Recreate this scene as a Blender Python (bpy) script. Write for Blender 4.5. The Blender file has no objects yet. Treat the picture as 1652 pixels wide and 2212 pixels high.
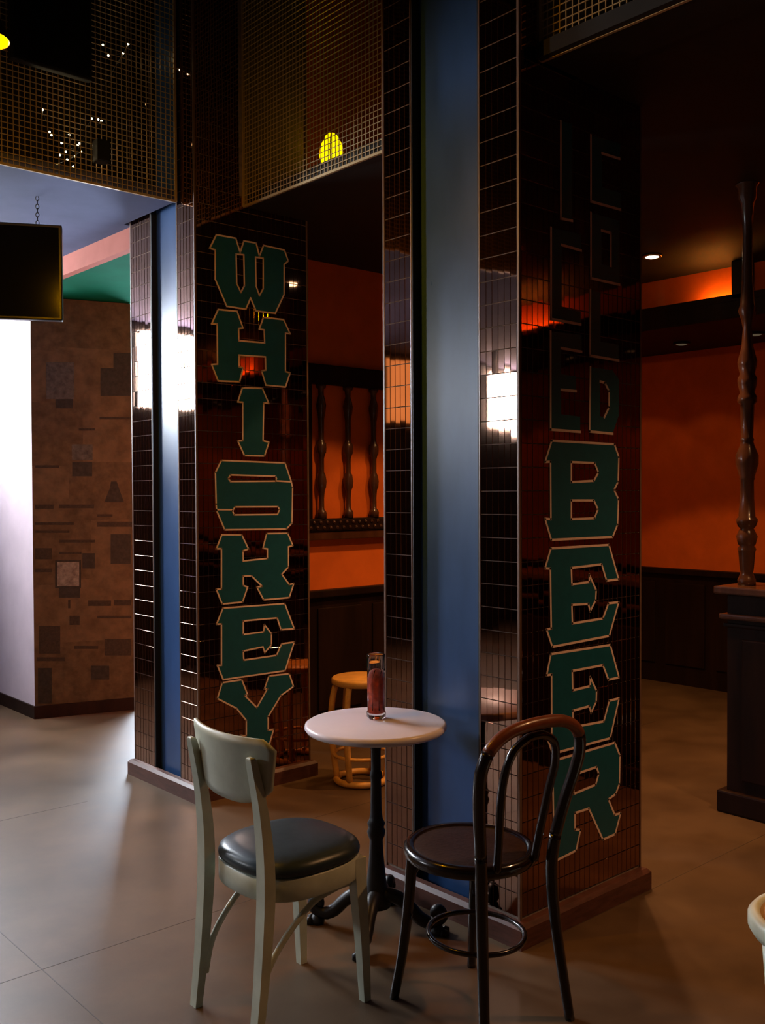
import bpy, bmesh, math, random
from mathutils import Vector, Matrix
from mathutils.geometry import tessellate_polygon

random.seed(7)
SC = bpy.context.scene
COL = SC.collection

# ------------------------------------------------------------------ camera
FPX, CAMH = 2110.0, 1.6
AZ, PITCH, ROLL = math.radians(48.4), math.radians(1.15), 0.0045
FW = Vector((math.cos(PITCH)*math.cos(AZ), math.cos(PITCH)*math.sin(AZ), -math.sin(PITCH)))
R0 = Vector((math.sin(AZ), -math.cos(AZ), 0)); U0 = R0.cross(FW)
RT = R0*math.cos(ROLL) - U0*math.sin(ROLL)
UP = U0*math.cos(ROLL) + R0*math.sin(ROLL)
CP = Vector((0, 0, CAMH))
cam = bpy.data.cameras.new('camera'); cam.sensor_fit = 'VERTICAL'
cam.sensor_height = 24.0; cam.lens = 24.0*FPX/2212.0; cam.clip_start = 0.05; cam.clip_end = 60
camo = bpy.data.objects.new('camera', cam); COL.objects.link(camo)
m3 = Matrix((RT, UP, -FW)).transposed()
camo.matrix_world = Matrix.Translation(CP) @ m3.to_4x4()
SC.camera = camo

# ------------------------------------------------------------------ world, exposure, light levels
W = bpy.data.worlds.new('world'); SC.world = W; W.use_nodes = True
W.node_tree.nodes['Background'].inputs[0].default_value = (0.5, 0.6, 0.9, 1)
W.node_tree.nodes['Background'].inputs[1].default_value = 0.004
SC.view_settings.view_transform = 'Standard'; SC.view_settings.look = 'None'
SC.view_settings.exposure = 0.0; SC.view_settings.gamma = 1.0
SC.view_settings.use_curve_mapping = False
SC.cycles.use_denoising = True
SC.cycles.max_bounces = 8; SC.cycles.diffuse_bounces = 4; SC.cycles.glossy_bounces = 5
SC.cycles.transmission_bounces = 8; SC.cycles.sample_clamp_indirect = 6.0
DAY = 112.0        # radiance of the daylit window panes
DOOR = 48.0       # radiance of the street door
BLIND = 2.0       # panes behind orange blinds
BULB = 1150.0     # filament bulb of the pendants
DOWN_W = 20.0     # each ceiling downlight
WASH_W = 1.9     # each wall washer under the bulkhead
COVE = 85.0

def ray(px, py):
    return FW + RT*((px-826)/FPX) + UP*((1106-py)/FPX)
def onx(px, py, x):
    d = ray(px, py); return CP + d*(x/d.x)
def ony(px, py, y):
    d = ray(px, py); return CP + d*(y/d.y)
def onz(px, py, z):
    d = ray(px, py); return CP + d*((z-CAMH)/d.z)

# ------------------------------------------------------------------ materials
def pmat(name, col, rough=0.5, metal=0.0, spec=0.5, var=0.0, scale=8.0, bump=0.0, emit=None, estr=0.0,
         col2=None, stretch=(1, 1, 1), rvar=0.0, trans=0.0, ior=1.45, coat=0.0):
    m = bpy.data.materials.new(name); m.use_nodes = True
    nt = m.node_tree; b = nt.nodes['Principled BSDF']
    b.inputs['Base Color'].default_value = (*col, 1)
    b.inputs['Roughness'].default_value = rough
    b.inputs['Metallic'].default_value = metal
    b.inputs['Specular IOR Level'].default_value = spec
    b.inputs['IOR'].default_value = ior
    b.inputs['Transmission Weight'].default_value = trans
    b.inputs['Coat Weight'].default_value = coat
    if emit:
        b.inputs['Emission Color'].default_value = (*emit, 1)
        b.inputs['Emission Strength'].default_value = estr
    if var or bump or rvar:
        tc = nt.nodes.new('ShaderNodeTexCoord'); mp = nt.nodes.new('ShaderNodeMapping')
        mp.inputs['Scale'].default_value = stretch
        nz = nt.nodes.new('ShaderNodeTexNoise'); nz.inputs['Scale'].default_value = scale
        nz.inputs['Detail'].default_value = 6; nz.inputs['Roughness'].default_value = 0.6
        nt.links.new(tc.outputs['Object'], mp.inputs['Vector'])
        nt.links.new(mp.outputs['Vector'], nz.inputs['Vector'])
        if var:
            rp = nt.nodes.new('ShaderNodeValToRGB')
            c2 = col2 or tuple(c*(1-var) for c in col)
            rp.color_ramp.elements[0].position = 0.32; rp.color_ramp.elements[1].position = 0.68
            rp.color_ramp.elements[0].color = (*c2, 1)
            rp.color_ramp.elements[1].color = (*[min(1, c*(1+var*0.4)) for c in col], 1)
            nt.links.new(nz.outputs['Fac'], rp.inputs['Fac'])
            nt.links.new(rp.outputs['Color'], b.inputs['Base Color'])
        if rvar:
            mr = nt.nodes.new('ShaderNodeMapRange')
            mr.inputs['To Min'].default_value = max(0.02, rough-rvar); mr.inputs['To Max'].default_value = rough+rvar
            nt.links.new(nz.outputs['Fac'], mr.inputs['Value'])
            nt.links.new(mr.outputs['Result'], b.inputs['Roughness'])
        if bump:
            bp = nt.nodes.new('ShaderNodeBump'); bp.inputs['Strength'].default_value = bump
            bp.inputs['Distance'].default_value = 0.01
            nt.links.new(nz.outputs['Fac'], bp.inputs['Height'])
            nt.links.new(bp.outputs['Normal'], b.inputs['Normal'])
    return m

def emat(name, col, strength):
    m = bpy.data.materials.new(name); m.use_nodes = True
    nt = m.node_tree; nt.nodes.clear()
    e = nt.nodes.new('ShaderNodeEmission'); o = nt.nodes.new('ShaderNodeOutputMaterial')
    e.inputs[0].default_value = (*col, 1); e.inputs[1].default_value = strength
    nt.links.new(e.outputs[0], o.inputs[0])
    return m

M = {}
M['tile'] = pmat('bronze mirror tile', (0.34, 0.185, 0.125), 0.035, 1.0, var=0.18, scale=3.0)
M['grout'] = pmat('sandy grout', (0.24, 0.175, 0.14), 0.85, var=0.3, scale=40)
M['trim_bead'] = pmat('brown edge bead', (0.15, 0.085, 0.06), 0.4, spec=0.5, var=0.2, scale=20)
M['steel'] = pmat('blue painted steel', (0.032, 0.082, 0.22), 0.30, 0.0, 0.55, var=0.22, scale=5, rvar=0.06, stretch=(1, 1, 0.4))
M['steel_dark'] = pmat('dark steel edge', (0.012, 0.012, 0.014), 0.6)
M['plinth'] = pmat('red brown stained plinth', (0.105, 0.038, 0.026), 0.38, var=0.35, scale=14, stretch=(1, 1, 6))
M['teal'] = pmat('teal sign paint', (0.008, 0.088, 0.128), 0.42, var=0.12, scale=30)
M['cream_line'] = pmat('peach outline paint', (0.86, 0.62, 0.53), 0.5, var=0.10, scale=40)
M['floor'] = pmat('worn tan concrete', (0.104, 0.061, 0.032), 0.44, spec=0.30, var=0.5, scale=2.2, bump=0.05, rvar=0.1, col2=(0.064, 0.036, 0.018))
M['joint'] = pmat('floor joint', (0.055, 0.034, 0.020), 0.6)
M['orange'] = pmat('burnt orange paint', (0.78, 0.150, 0.018), 0.6, spec=0.3, var=0.12, scale=5, bump=0.03)
M['wood_dark'] = pmat('dark stained wood', (0.020, 0.0085, 0.0055), 0.5, spec=0.15, var=0.45, scale=9, stretch=(1, 1, 0.15))
M['wood_turned'] = pmat('polished turned wood', (0.085, 0.032, 0.015), 0.24, var=0.4, scale=12, stretch=(1, 1, 0.3), coat=0.3)
M['dark_paint'] = pmat('near black paint', (0.012, 0.009, 0.007), 0.7, var=0.3, scale=4)
M['wall_brown'] = pmat('brown wall paint', (0.045, 0.026, 0.016), 0.7, var=0.3, scale=3)
M['ochre'] = pmat('ochre plaster', (0.24, 0.135, 0.05), 0.7, var=0.3, scale=3)
M['lavender'] = pmat('pale lavender plaster', (0.088, 0.096, 0.185), 0.85, spec=0.1, var=0.2, scale=2)
M['pink'] = pmat('salmon pink beam paint', (0.36, 0.125, 0.10), 0.85, spec=0.05, var=0.1, scale=6)
M['green'] = pmat('green lit ceiling tint', (0.003, 0.10, 0.055), 0.85, spec=0.03, var=0.2, scale=3)  # green glow of an exit sign put into the ceiling colour
M['white_wall'] = pmat('off white plaster', (0.52, 0.41, 0.44), 0.7, var=0.12, scale=3)
M['news'] = pmat('yellowed newsprint', (0.110, 0.080, 0.048), 0.8, spec=0.2, var=0.35, scale=9, col2=(0.070, 0.050, 0.030))
M['news2'] = pmat('aged newsprint', (0.090, 0.065, 0.039), 0.8, spec=0.2, var=0.35, scale=14)
M['ink'] = pmat('faded printing ink', (0.026, 0.018, 0.012), 0.75, var=0.5, scale=60)
M['photo_dark'] = pmat('dark halftone photo', (0.017, 0.015, 0.013), 0.7, var=0.6, scale=35)
M['photo_grey'] = pmat('grey halftone photo', (0.062, 0.060, 0.058), 0.65, var=0.6, scale=30)
M['photo_light'] = pmat('pale halftone photo', (0.17, 0.16, 0.15), 0.65, var=0.6, scale=30)
M['wire'] = pmat('brassy wire', (0.62, 0.46, 0.25), 0.42, 0.45)
M['black'] = pmat('black plastic', (0.010, 0.010, 0.011), 0.35)
M['screen'] = pmat('black glass screen', (0.006, 0.006, 0.008), 0.08)
M['chair_white'] = pmat('cream white enamel', (0.57, 0.60, 0.48), 0.36, spec=0.5, var=0.16, scale=10)
M['vinyl'] = pmat('dark slate vinyl', (0.030, 0.045, 0.055), 0.33, spec=0.5, var=0.2, scale=30, bump=0.04)
M['bent'] = pmat('dark bentwood lacquer', (0.010, 0.0045, 0.0035), 0.22, var=0.3, scale=18, coat=0.5)
M['bent_red'] = pmat('worn red brown bentwood', (0.20, 0.055, 0.022), 0.30, var=0.35, scale=22, coat=0.3)
M['seat_brown'] = pmat('embossed brown seat', (0.040, 0.018, 0.011), 0.40, var=0.5, scale=70, bump=0.25)
M['marble'] = pmat('pale pinkish table top', (0.86, 0.76, 0.83), 0.25, var=0.06, scale=4)
M['brass_edge'] = pmat('cream table rim', (0.72, 0.54, 0.40), 0.25)
M['iron'] = pmat('black cast iron', (0.016, 0.014, 0.015), 0.42, metal=0.3, var=0.3, scale=30, bump=0.1)
M['bamboo'] = pmat('honey lacquered wood', (0.72, 0.36, 0.08), 0.4, var=0.25, scale=14)
M['glass'] = pmat('clear glass', (1, 1, 1), 0.02, trans=1.0, ior=1.45)
M['wax'] = pmat('deep red wax', (0.70, 0.095, 0.035), 0.35, var=0.5, scale=40, bump=0.3)
M['wick'] = pmat('wick', (0.1, 0.08, 0.06), 0.8)
M['tan_seat'] = pmat('tan seat pad', (0.42, 0.24, 0.09), 0.5, var=0.2, scale=20)
M['brass'] = pmat('brass', (0.55, 0.36, 0.14), 0.3, 1.0)
M['bulb'] = emat('yellow filament bulb', (1.0, 0.42, 0.0), BULB)
M['amber'] = emat('amber lamp glass', (1.0, 0.62, 0.0), 7.0)
M['fairy'] = emat('fairy light', (1.0, 0.78, 0.42), 45.0)
M['day'] = emat('daylit pane', (0.86, 0.93, 1.0), DAY)
M['daydoor'] = emat('daylit door pane', (0.72, 0.84, 1.0), DOOR)
M['blind'] = emat('sunlit orange blind', (1.0, 0.46, 0.16), BLIND)
M['lampdisc'] = emat('downlight lens', (1.0, 0.86, 0.62), 14.0)
M['lens_dim'] = emat('frosted downlight lens', (1.0, 0.7, 0.4), 0.08)
M['cove'] = emat('cove tube', (1.0, 0.36, 0.05), COVE)

# ------------------------------------------------------------------ mesh helpers
def V(*a): return Vector(a)

class MB:
    def __init__(s): s.v = []; s.f = []; s.sm = []
    def add(s, vs, fs, smooth=False):
        o = len(s.v); s.v += [Vector(v) for v in vs]
        for f in fs: s.f.append([i+o for i in f]); s.sm.append(smooth)
        return s
    def box(s, a, b, bev=0.0):
        x0, y0, z0 = a; x1, y1, z1 = b
        if bev <= 0:
            vs = [(x0,y0,z0),(x1,y0,z0),(x1,y1,z0),(x0,y1,z0),(x0,y0,z1),(x1,y0,z1),(x1,y1,z1),(x0,y1,z1)]
            fs = [(3,2,1,0),(4,5,6,7),(0,1,5,4),(1,2,6,5),(2,3,7,6),(3,0,4,7)]
            return s.add(vs, fs)
        bm = bmesh.new(); bmesh.ops.create_cube(bm, size=1)
        for v in bm.verts:
            v.co = Vector(((x0+x1)/2+v.co.x*(x1-x0), (y0+y1)/2+v.co.y*(y1-y0), (z0+z1)/2+v.co.z*(z1-z0)))
        bmesh.ops.bevel(bm, geom=bm.edges[:], offset=bev, segments=2, affect='EDGES', profile=0.6)
        bm.verts.index_update()
        s.add([v.co.copy() for v in bm.verts], [[v.index for v in f.verts] for f in bm.faces]); bm.free()
        return s
    def prism(s, poly, z0, z1):
        n = len(poly)
        vs = [(x, y, z0) for x, y in poly] + [(x, y, z1) for x, y in poly]
        fs = [tuple(range(n-1, -1, -1)), tuple(range(n, 2*n))]
        fs += [(i, (i+1) % n, n+(i+1) % n, n+i) for i in range(n)]
        return s.add(vs, fs)
    def lathe(s, prof, c=(0, 0), n=24, squash=(1, 1), cap=True):
        vs = []; fs = []
        for r, z in prof:
            for k in range(n):
                a = 2*math.pi*k/n
                vs.append((c[0]+r*squash[0]*math.cos(a), c[1]+r*squash[1]*math.sin(a), z))
        m = len(prof)
        for i in range(m-1):
            for k in range(n):
                k2 = (k+1) % n
                fs.append((i*n+k, i*n+k2, (i+1)*n+k2, (i+1)*n+k))
        if cap and prof[0][0] > 1e-6: fs.append(tuple(range(n-1, -1, -1)))
        if cap and prof[-1][0] > 1e-6: fs.append(tuple(range((m-1)*n, m*n)))
        return s.add(vs, fs, True)
    def tube(s, pts, rad, n=10, closed=False, flat=1.0):
        pts = [Vector(p) for p in pts]; N = len(pts)
        rs = rad if isinstance(rad, (list, tuple)) else [rad]*N
        vs = []; fs = []; prev = None
        for i, p in enumerate(pts):
            if closed: t = pts[(i+1) % N]-pts[i-1]
            else: t = pts[min(i+1, N-1)]-pts[max(i-1, 0)]
            t.normalize()
            if prev is None:
                ref = Vector((0, 0, 1)) if abs(t.z) < 0.9 else Vector((1, 0, 0))
                nrm = (ref - t*ref.dot(t)).normalized()
            else:
                nrm = (prev - t*prev.dot(t)).normalized()
            prev = nrm; bn = t.cross(nrm)
            for k in range(n):
                a = 2*math.pi*k/n
                vs.append(p + nrm*(rs[i]*math.cos(a)) + bn*(rs[i]*flat*math.sin(a)))
        for i in range(N if closed else N-1):
            j = (i+1) % N
            for k in range(n):
                k2 = (k+1) % n
                fs.append((i*n+k, i*n+k2, j*n+k2, j*n+k))
        if not closed:
            fs.append(tuple(range(n-1, -1, -1))); fs.append(tuple(range((N-1)*n, N*n)))
        return s.add(vs, fs, True)
    def rects(s, secs):
        """loft of quads: each sec = 4 points"""
        vs = [p for q in secs for p in q]; fs = [(3, 2, 1, 0)]
        for i in range(len(secs)-1):
            for k in range(4):
                k2 = (k+1) % 4
                fs.append((i*4+k, i*4+k2, i*4+4+k2, i*4+4+k))
        m = (len(secs)-1)*4; fs.append((m, m+1, m+2, m+3))
        return s.add(vs, fs)
    def mesh(s, name, off=Vector((0, 0, 0))):
        me = bpy.data.meshes.new(name)
        me.from_pydata([v-off for v in s.v], [], s.f)
        for p, k in zip(me.polygons, s.sm): p.use_smooth = k
        bm = bmesh.new(); bm.from_mesh(me); bmesh.ops.recalc_face_normals(bm, faces=bm.faces[:]); bm.to_mesh(me); bm.free()
        me.update()
        return me
    def build(s, name, mat, parent=None, off=None):
        """vertices are world coords when the parent chain is unrotated; off = origin to subtract"""
        o_ = Vector((0, 0, 0)) if off is None else Vector(off)
        me = s.mesh(name, o_); me.materials.append(mat)
        ob = bpy.data.objects.new(name, me); COL.objects.link(ob)
        if parent: ob.parent = parent
        return ob

def smooth_pts(pts, sub=4, closed=False):
    P = [Vector(p) for p in pts]; N = len(P); out = []
    rng = range(N) if closed else range(N-1)
    for i in rng:
        if closed: p0, p1, p2, p3 = P[i-1], P[i], P[(i+1) % N], P[(i+2) % N]
        else: p0, p1, p2, p3 = P[max(i-1, 0)], P[i], P[i+1], P[min(i+2, N-1)]
        for k in range(sub):
            t = k/sub
            out.append(0.5*((2*p1)+(p2-p0)*t+(2*p0-5*p1+4*p2-p3)*t*t+(3*p1-p0-3*p2+p3)*t**3))
    if not closed: out.append(P[-1])
    return out

def tag(o, label, cat, group=None):
    o['label'] = label; o['category'] = cat
    if group: o['group'] = group
    return o
def empty(name, loc, rz=0.0):
    o = bpy.data.objects.new(name, None); COL.objects.link(o)
    o.location = loc; o.rotation_euler = (0, 0, rz); o.empty_display_size = 0.1
    return o
def struct(o):
    o['kind'] = 'structure'; return o

# ================================================================== the room
XB, YA, YF = 7.2, 5.1, 7.9          # right orange wall, orange wall behind, street facade
XL, YN = -5.0, -4.2                  # hall walls left of and behind the camera
ZL, ZT = 3.12, 5.0                   # low soffit, hall ceiling

struct(MB().box((XL, YN, -0.1), (XB+0.1, YF+0.1, 0)).build('floor', M['floor']))
fl = bpy.data.objects['floor']
jm = MB().box((-1.6, -0.0016, 0), (1.6, 0.0016, 0.0006)).mesh('floor_joint'); jm.materials.append(M['joint'])
for (px, py, rz) in ((0.6, 1.6, 0), (0.6, 3.2, 0), (0.6, 4.8, 0), (1.3, 3.2, 90), (-0.3, 3.2, 90), (4.3, 0.6, 0), (4.3, 2.2, 0), (4.3, 3.8, 0)):
    o = bpy.data.objects.new('floor_joint', jm); COL.objects.link(o); o.parent = fl
    o.location = (px, py, 0); o.rotation_euler = (0, 0, math.radians(rz))

struct(MB().box((XL-0.1, YN-0.1, ZT), (XB+0.2, YF+0.2, ZT+0.1)).build('ceiling', M['dark_paint']))
struct(MB().box((XL-0.1, YN-0.1, 0), (XL, YF, ZT)).build('wall_left', M['wall_brown']))
struct(MB().box((XL, YN-0.1, 0), (XB, YN, ZT)).build('wall_rear', M['wall_brown']))
struct(MB().box((XB, YN, 0), (XB+0.1, YA, ZT)).build('wall_right', M['orange']))
struct(MB().box((3.34, YA, 0), (XB, YA+0.1, ZT)).build('wall_back', M['orange']))
struct(MB().box((XB, YA+0.1, 0), (XB+0.1, YF, ZT)).build('wall_lobby', M['white_wall']))
# low soffits (bar side and lobby side)
struct(MB().prism([(2.95, YN), (XB, YN), (XB, YA), (3.36, YA), (3.36, 4.39), (2.95, 4.39)], ZL, ZL+0.08).build('ceiling_bar', M['dark_paint']))
struct(MB().prism([(XL, 4.56), (2.60, 4.56), (2.60, 5.12), (2.65, 5.12), (2.65, YF), (XL, YF)], ZL, ZL+0.06).build('ceiling_lobby', M['lavender']))
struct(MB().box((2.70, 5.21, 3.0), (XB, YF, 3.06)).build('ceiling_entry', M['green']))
struct(MB().box((2.65, 5.12, 3.0), (2.70, YF, 3.18)).build('trim_1', M['pink']))
# balcony back walls above the soffits
struct(MB().box((4.7, YN, ZL+0.08), (4.8, YA, ZT)).build('wall_balcony', M['ochre']))
struct(MB().box((XL, 6.2, ZL+0.06), (3.3, 6.3, ZT)).build('wall_gallery', M['wall_brown']))
# bulkhead in front of the right wall
struct(MB().box((6.2, YN, 2.86), (XB, YA, ZL)).build('ceiling_bulkhead', M['orange']))
struct(MB().box((6.04, YN, 2.74), (XB, YA, 2.86), 0.01).build('trim_2', M['wood_dark']))
struct(MB().box((6.04, YN, 2.855), (6.065, YA, 2.90), 0.004).build('trim_5', M['wood_dark']))
struct(MB().box((6.04, 3.24, 2.86), (6.2, 3.32, ZL), 0.01).build('trim_6', M['dark_paint']))

# wainscots: panelled boards with cap rails
def wainscot(name, along, p0, p1, plane, h, sgn):
    mb = MB()
    if along == 'x': mb.box((p0, plane-0.03, 0.0), (p1, plane, h-0.04))
    else: mb.box((plane-0.03, p0, 0.0), (plane, p1, h-0.04))
    o = struct(mb.build(name, M['wood_dark']))
    cap = MB()
    if along == 'x': cap.box((p0, plane-0.06, h-0.05), (p1, plane, h), 0.008)
    else: cap.box((plane-0.06, p0, h-0.05), (plane, p1, h), 0.008)
    cap.build('cap_rail', M['wood_dark'], o)
    n = int((p1-p0)/0.45); w = (p1-p0)/n
    pm = MB()
    if along == 'x': pm.box((0.05, plane-0.042, 0.16), (w-0.05, plane-0.028, h-0.12), 0.006)
    else: pm.box((plane-0.042, 0.05, 0.16), (plane-0.028, w-0.05, h-0.12), 0.006)
    me = pm.mesh('panel'); me.materials.append(M['wood_dark'])
    for i in range(n):
        q = bpy.data.objects.new('panel', me); COL.objects.link(q); q.parent = o
        q.location = (p0+i*w, 0, 0) if along == 'x' else (0, p0+i*w, 0)
wainscot('baseboard_back', 'x', 3.40, XB, YA, 0.96, -1)
wainscot('baseboard_right', 'y', YN, YA-0.07, XB, 0.96, -1)

# street facade with transom windows and glass door
def wallbox(mb, x0, x1, z0, z1): mb.box((x0, YF, z0), (x1, YF+0.1, z1))
WINS = [(-4.75, -4.16, 'blind'), (-4.10, -3.52, 'day'), (-3.05, -1.85, 'blind'), (0.12, 1.12, 'day'), (1.64, 2.52, 'day')]
ZW0, ZW1 = 2.34, 3.08
mb = MB()
wallbox(mb, XL, 4.15, 0, ZW0); wallbox(mb, XL, XB, ZW1, ZT)
xs = [XL] + [v for w in WINS for v in w[:2]] + [4.15]
for i in range(0, len(xs), 2): wallbox(mb, xs[i], xs[i+1], ZW0, ZW1)
wallbox(mb, 4.15, XB, 2.3, ZW1); wallbox(mb, 5.75, XB, 0, 2.3)
struct(mb.build('wall_facade', M['wall_brown']))
for i, (x0, x1, k) in enumerate(WINS):
    w = struct(empty('window_%d' % (i+1), ((x0+x1)/2, YF, ZW0)))
    off = w.location.copy()
    MB().box((x0+0.03, YF+0.05, ZW0+0.03), (x1-0.03, YF+0.06, ZW1-0.03)).build('pane', M[k], w, off)
    f = MB()
    for a, b in (((x0, ZW0), (x1, ZW0+0.03)), ((x0, ZW1-0.03), (x1, ZW1)), ((x0, ZW0), (x0+0.03, ZW1)), ((x1-0.03, ZW0), (x1, ZW1))):
        f.box((a[0], YF+0.02, a[1]), (b[0], YF+0.08, b[1]))
    f.build('frame', M['wood_dark'], w, off)
d = struct(empty('door_1', (4.95, YF, 0)))
off = d.location.copy()
for x0, x1 in ((4.20, 4.92), (4.98, 5.70)):
    MB().box((x0+0.05, YF+0.045, 0.12), (x1-0.05, YF+0.055, 2.22)).build('pane', M['daydoor'], d, off)
    f = MB()
    for a, b in (((x0, 0.0), (x1, 0.12)), ((x0, 2.22), (x1, 2.3)), ((x0, 0.1), (x0+0.05, 2.3)), ((x1-0.05, 0.1), (x1, 2.3))):
        f.box((a[0], YF+0.02, a[1]), (b[0], YF+0.08, b[1]))
    f.build('frame', M['wood_dark'], d, off)

# ================================================================== tiled pillars
TW, TH = 0.0296, 0.0835
def tile_mesh():
    w, h, t, b = TW-0.003, TH-0.003, 0.004, 0.0004
    mb = MB()
    o = [(-w/2, 0, -h/2), (w/2, 0, -h/2), (w/2, 0, h/2), (-w/2, 0, h/2)]
    i_ = [(x-(b if x > 0 else -b), -t, z-(b if z > 0 else -b)) for x, y, z in o]
    e = [(x, -t+b, z) for x, y, z in o]
    mb.add(o+e+i_, [(8, 9, 10, 11)] + [(k, (k+1) % 4, 4+(k+1) % 4, 4+k) for k in range(4)]
           + [(4+k, 4+(k+1) % 4, 8+(k+1) % 4, 8+k) for k in range(4)] + [(3, 2, 1, 0)])
    return mb
TILE = tile_mesh()
TME = TILE.mesh('tile'); TME.materials.append(M['tile'])
for p in TME.polygons: p.use_smooth = False

def pillar(label, x0, x1, y0, y1, ry0, ry1, rdepth, mesh_x, z_row0, name='tiled_pillar'):
    """x0 = face with the blue steel, y0 = lettered face; ry0..ry1 the steel recess"""
    root = empty(name, ((x0+x1)/2, (y0+y1)/2, 0))
    off = root.location.copy()
    g = 0.004
    a0, b0 = x0+g, y0+g
    poly = [(a0, b0), (x1-g, b0), (x1-g, y1-g), (a0, y1-g), (a0, ry1), (x0+rdepth+0.02, ry1), (x0+rdepth+0.02, ry0), (a0, ry0)]
    MB().prism(poly, 0, ZT).build('core', M['grout'], root, off)
    # steel channel: web and two lips
    MB().box((x0+rdepth, ry0+0.002, 0.02), (x0+rdepth+0.012, ry1-0.002, ZT)).build('steel_web', M['steel'], root, off)
    for ya, yb in ((ry0, ry0+0.008), (ry1-0.008, ry1)):
        MB().box((x0+0.001, ya, 0.02), (x0+rdepth+0.004, yb, ZT)).build('steel_lip', M['steel_dark'], root, off)
    # beads at the corners and beside the recess
    def bead(x, y, r=0.0055):
        MB().box((x-r, y-r, 0.06), (x+r, y+r, ZT), 0.002).build('corner_bead', M['trim_bead'], root, off)
    bead(x0+0.0045, y0+0.0045); bead(x1-0.0045, y0+0.0045); bead(x0+0.0045, y1-0.0045)
    bead(x0+0.003, ry1+0.002, 0.0035); bead(x0+0.003, ry0-0.002, 0.0035)
    # plinth
    pm = MB(); e = 0.03
    prof = [(e, 0.0), (e, 0.070), (e*0.55, 0.085), (-0.004, 0.090)]
    vs = []; fs = []
    for dx, z in prof:
        vs += [(x0-dx, y0-dx, z), (x1+dx, y0-dx, z), (x1+dx, y1+dx, z), (x0-dx, y1+dx, z)]
    for i in range(len(prof)-1):
        for k in range(4):
            fs.append((i*4+k, i*4+(k+1) % 4, i*4+4+(k+1) % 4, i*4+4+k))
    pm.add(vs, fs); pm.build('plinth', M['plinth'], root, off)
    # tiles: list of (pos, rotz)
    T = []
    nrow = int((4.35-z_row0)/TH)
    def run(a, b):
        n = max(1, round((b-a)/TW)); s = (b-a)/n
        return [a+(k+0.5)*s for k in range(n)]
    cols_x = run(x0+0.011, x1-0.011)
    cols_y = run(y0+0.011, ry0-0.006) + run(ry1+0.006, y1-0.011)
    for r in range(nrow):
        z = z_row0+(r+0.5)*TH
        for x in cols_x:
            if z > ZL+0.05 and x > mesh_x-0.01: continue
            T.append((V(x, y0+g, z), 0.0))
        for y in cols_y:
            T.append((V(x0+g, y, z), -math.pi/2))
    T.sort(key=lambda t: (t[0]-CP).length*(1.0 if t[1] == 0 else 1.02))
    rest = MB()
    for i, (p, rz) in enumerate(T):
        amp = 0.0016 if random.random() < 0.93 else 0.010
        rx, rr = random.gauss(0, amp), random.gauss(0, amp)
        if i < 300:
            o = bpy.data.objects.new('tile', TME); COL.objects.link(o); o.parent = root
            o.location = p-off; o.rotation_euler = (rx, 0, rz+rr)
        else:
            mt = Matrix.Translation(p) @ Matrix.Rotation(rz+rr, 4, 'Z') @ Matrix.Rotation(rx, 4, 'X')
            rest.add([mt @ v for v in TILE.v], TILE.f)
    q = rest.build('tile_field', M['tile'], root, off); q['kind'] = 'stuff'
    tag(root, label, 'pillar')['kind'] = 'thing'
    return root, off

PR = (2.62, 3.362, 2.231, 2.942)
PL = (2.62, 3.345, 4.391, 5.088)
pil_beer, offb = pillar('bronze mosaic pillar lettered ICE COLD BEER with grey-blue steel strip, behind the bistro table',
                        PR[0], PR[1], PR[2], PR[3], 2.421, 2.777, 0.042, 2.74, 0.100)
pil_wh, offw = pillar('bronze mosaic pillar lettered WHISKEY with blue steel strip catching window glare',
                      PL[0], PL[1], PL[2], PL[3], 4.57, 4.851, 0.032, 2.90, 0.085)

# ------------------------------------------------------------------ painted letters
def letter(root, off, plane, contours, o, extra=(), lw=0.0085, partial=False):
    """contours: outer then holes, in picture coords (ox, oy, s) unprojected on the pillar face y = plane"""
    ox, oy, s = o
    cs = [[ony(ox+x/s, oy+y/s, plane-0.0012) for x, y in c] for c in contours]
    tri = tessellate_polygon(cs); flat = [p for c in cs for p in c]
    mb = MB(); th = Vector((0, 0.0012, 0))
    n = len(flat)
    mb.add(flat + [p+th for p in flat], [tuple(t) for t in tri])
    base = 0
    for c in cs:
        m = len(c)
        mb.add([], [])
        for k in range(m):
            a, b = base+k, base+(k+1) % m
            mb.f.append([a, b, b+n, a+n]); mb.sm.append(False)
        base += m
    L = mb.build('painted_letter', M['teal'], root, off)
    rb = MB(); up = Vector((0, -0.0006, 0))
    def ribbon(a, b):
        d = (b-a); ln = d.length
        if ln < 1e-5: return
        d = d/ln; nn = Vector((-d.z, 0, d.x))*(lw/2)
        a2, b2 = a-d*(lw*0.42), b+d*(lw*0.42)
        rb.add([a2-nn+up, b2-nn+up, b2+nn+up, a2+nn+up, a2-nn, b2-nn, b2+nn, a2+nn],
               [(0, 1, 2, 3), (0, 4, 5, 1), (1, 5, 6, 2), (2, 6, 7, 3), (3, 7, 4, 0)])
    for ci, c in enumerate(cs):
        area = sum(c[k].x*c[(k+1) % len(c)].z - c[(k+1) % len(c)].x*c[k].z for k in range(len(c)))
        for k in range(len(c)):
            a, b = c[k], c[(k+1) % len(c)]
            if partial:
                d = (b-a).normalized(); nx, nz = (d.z, -d.x) if area > 0 else (-d.z, d.x)
                if ci > 0: nx, nz = -nx, -nz
                if not (nx < -0.6 or nz < -0.7): continue
            ribbon(a, b)
    for a, b in extra:
        ribbon(ony(ox+a[0]/s, oy+a[1]/s, plane-0.0012), ony(ox+b[0]/s, oy+b[1]/s, plane-0.0012))
    rb.build('letter_outline', M['cream_line'], L)
    # outline shares the letter's frame: shift to the same origin
    for v in L.children[0].data.vertices: v.co -= off
    return L

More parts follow.
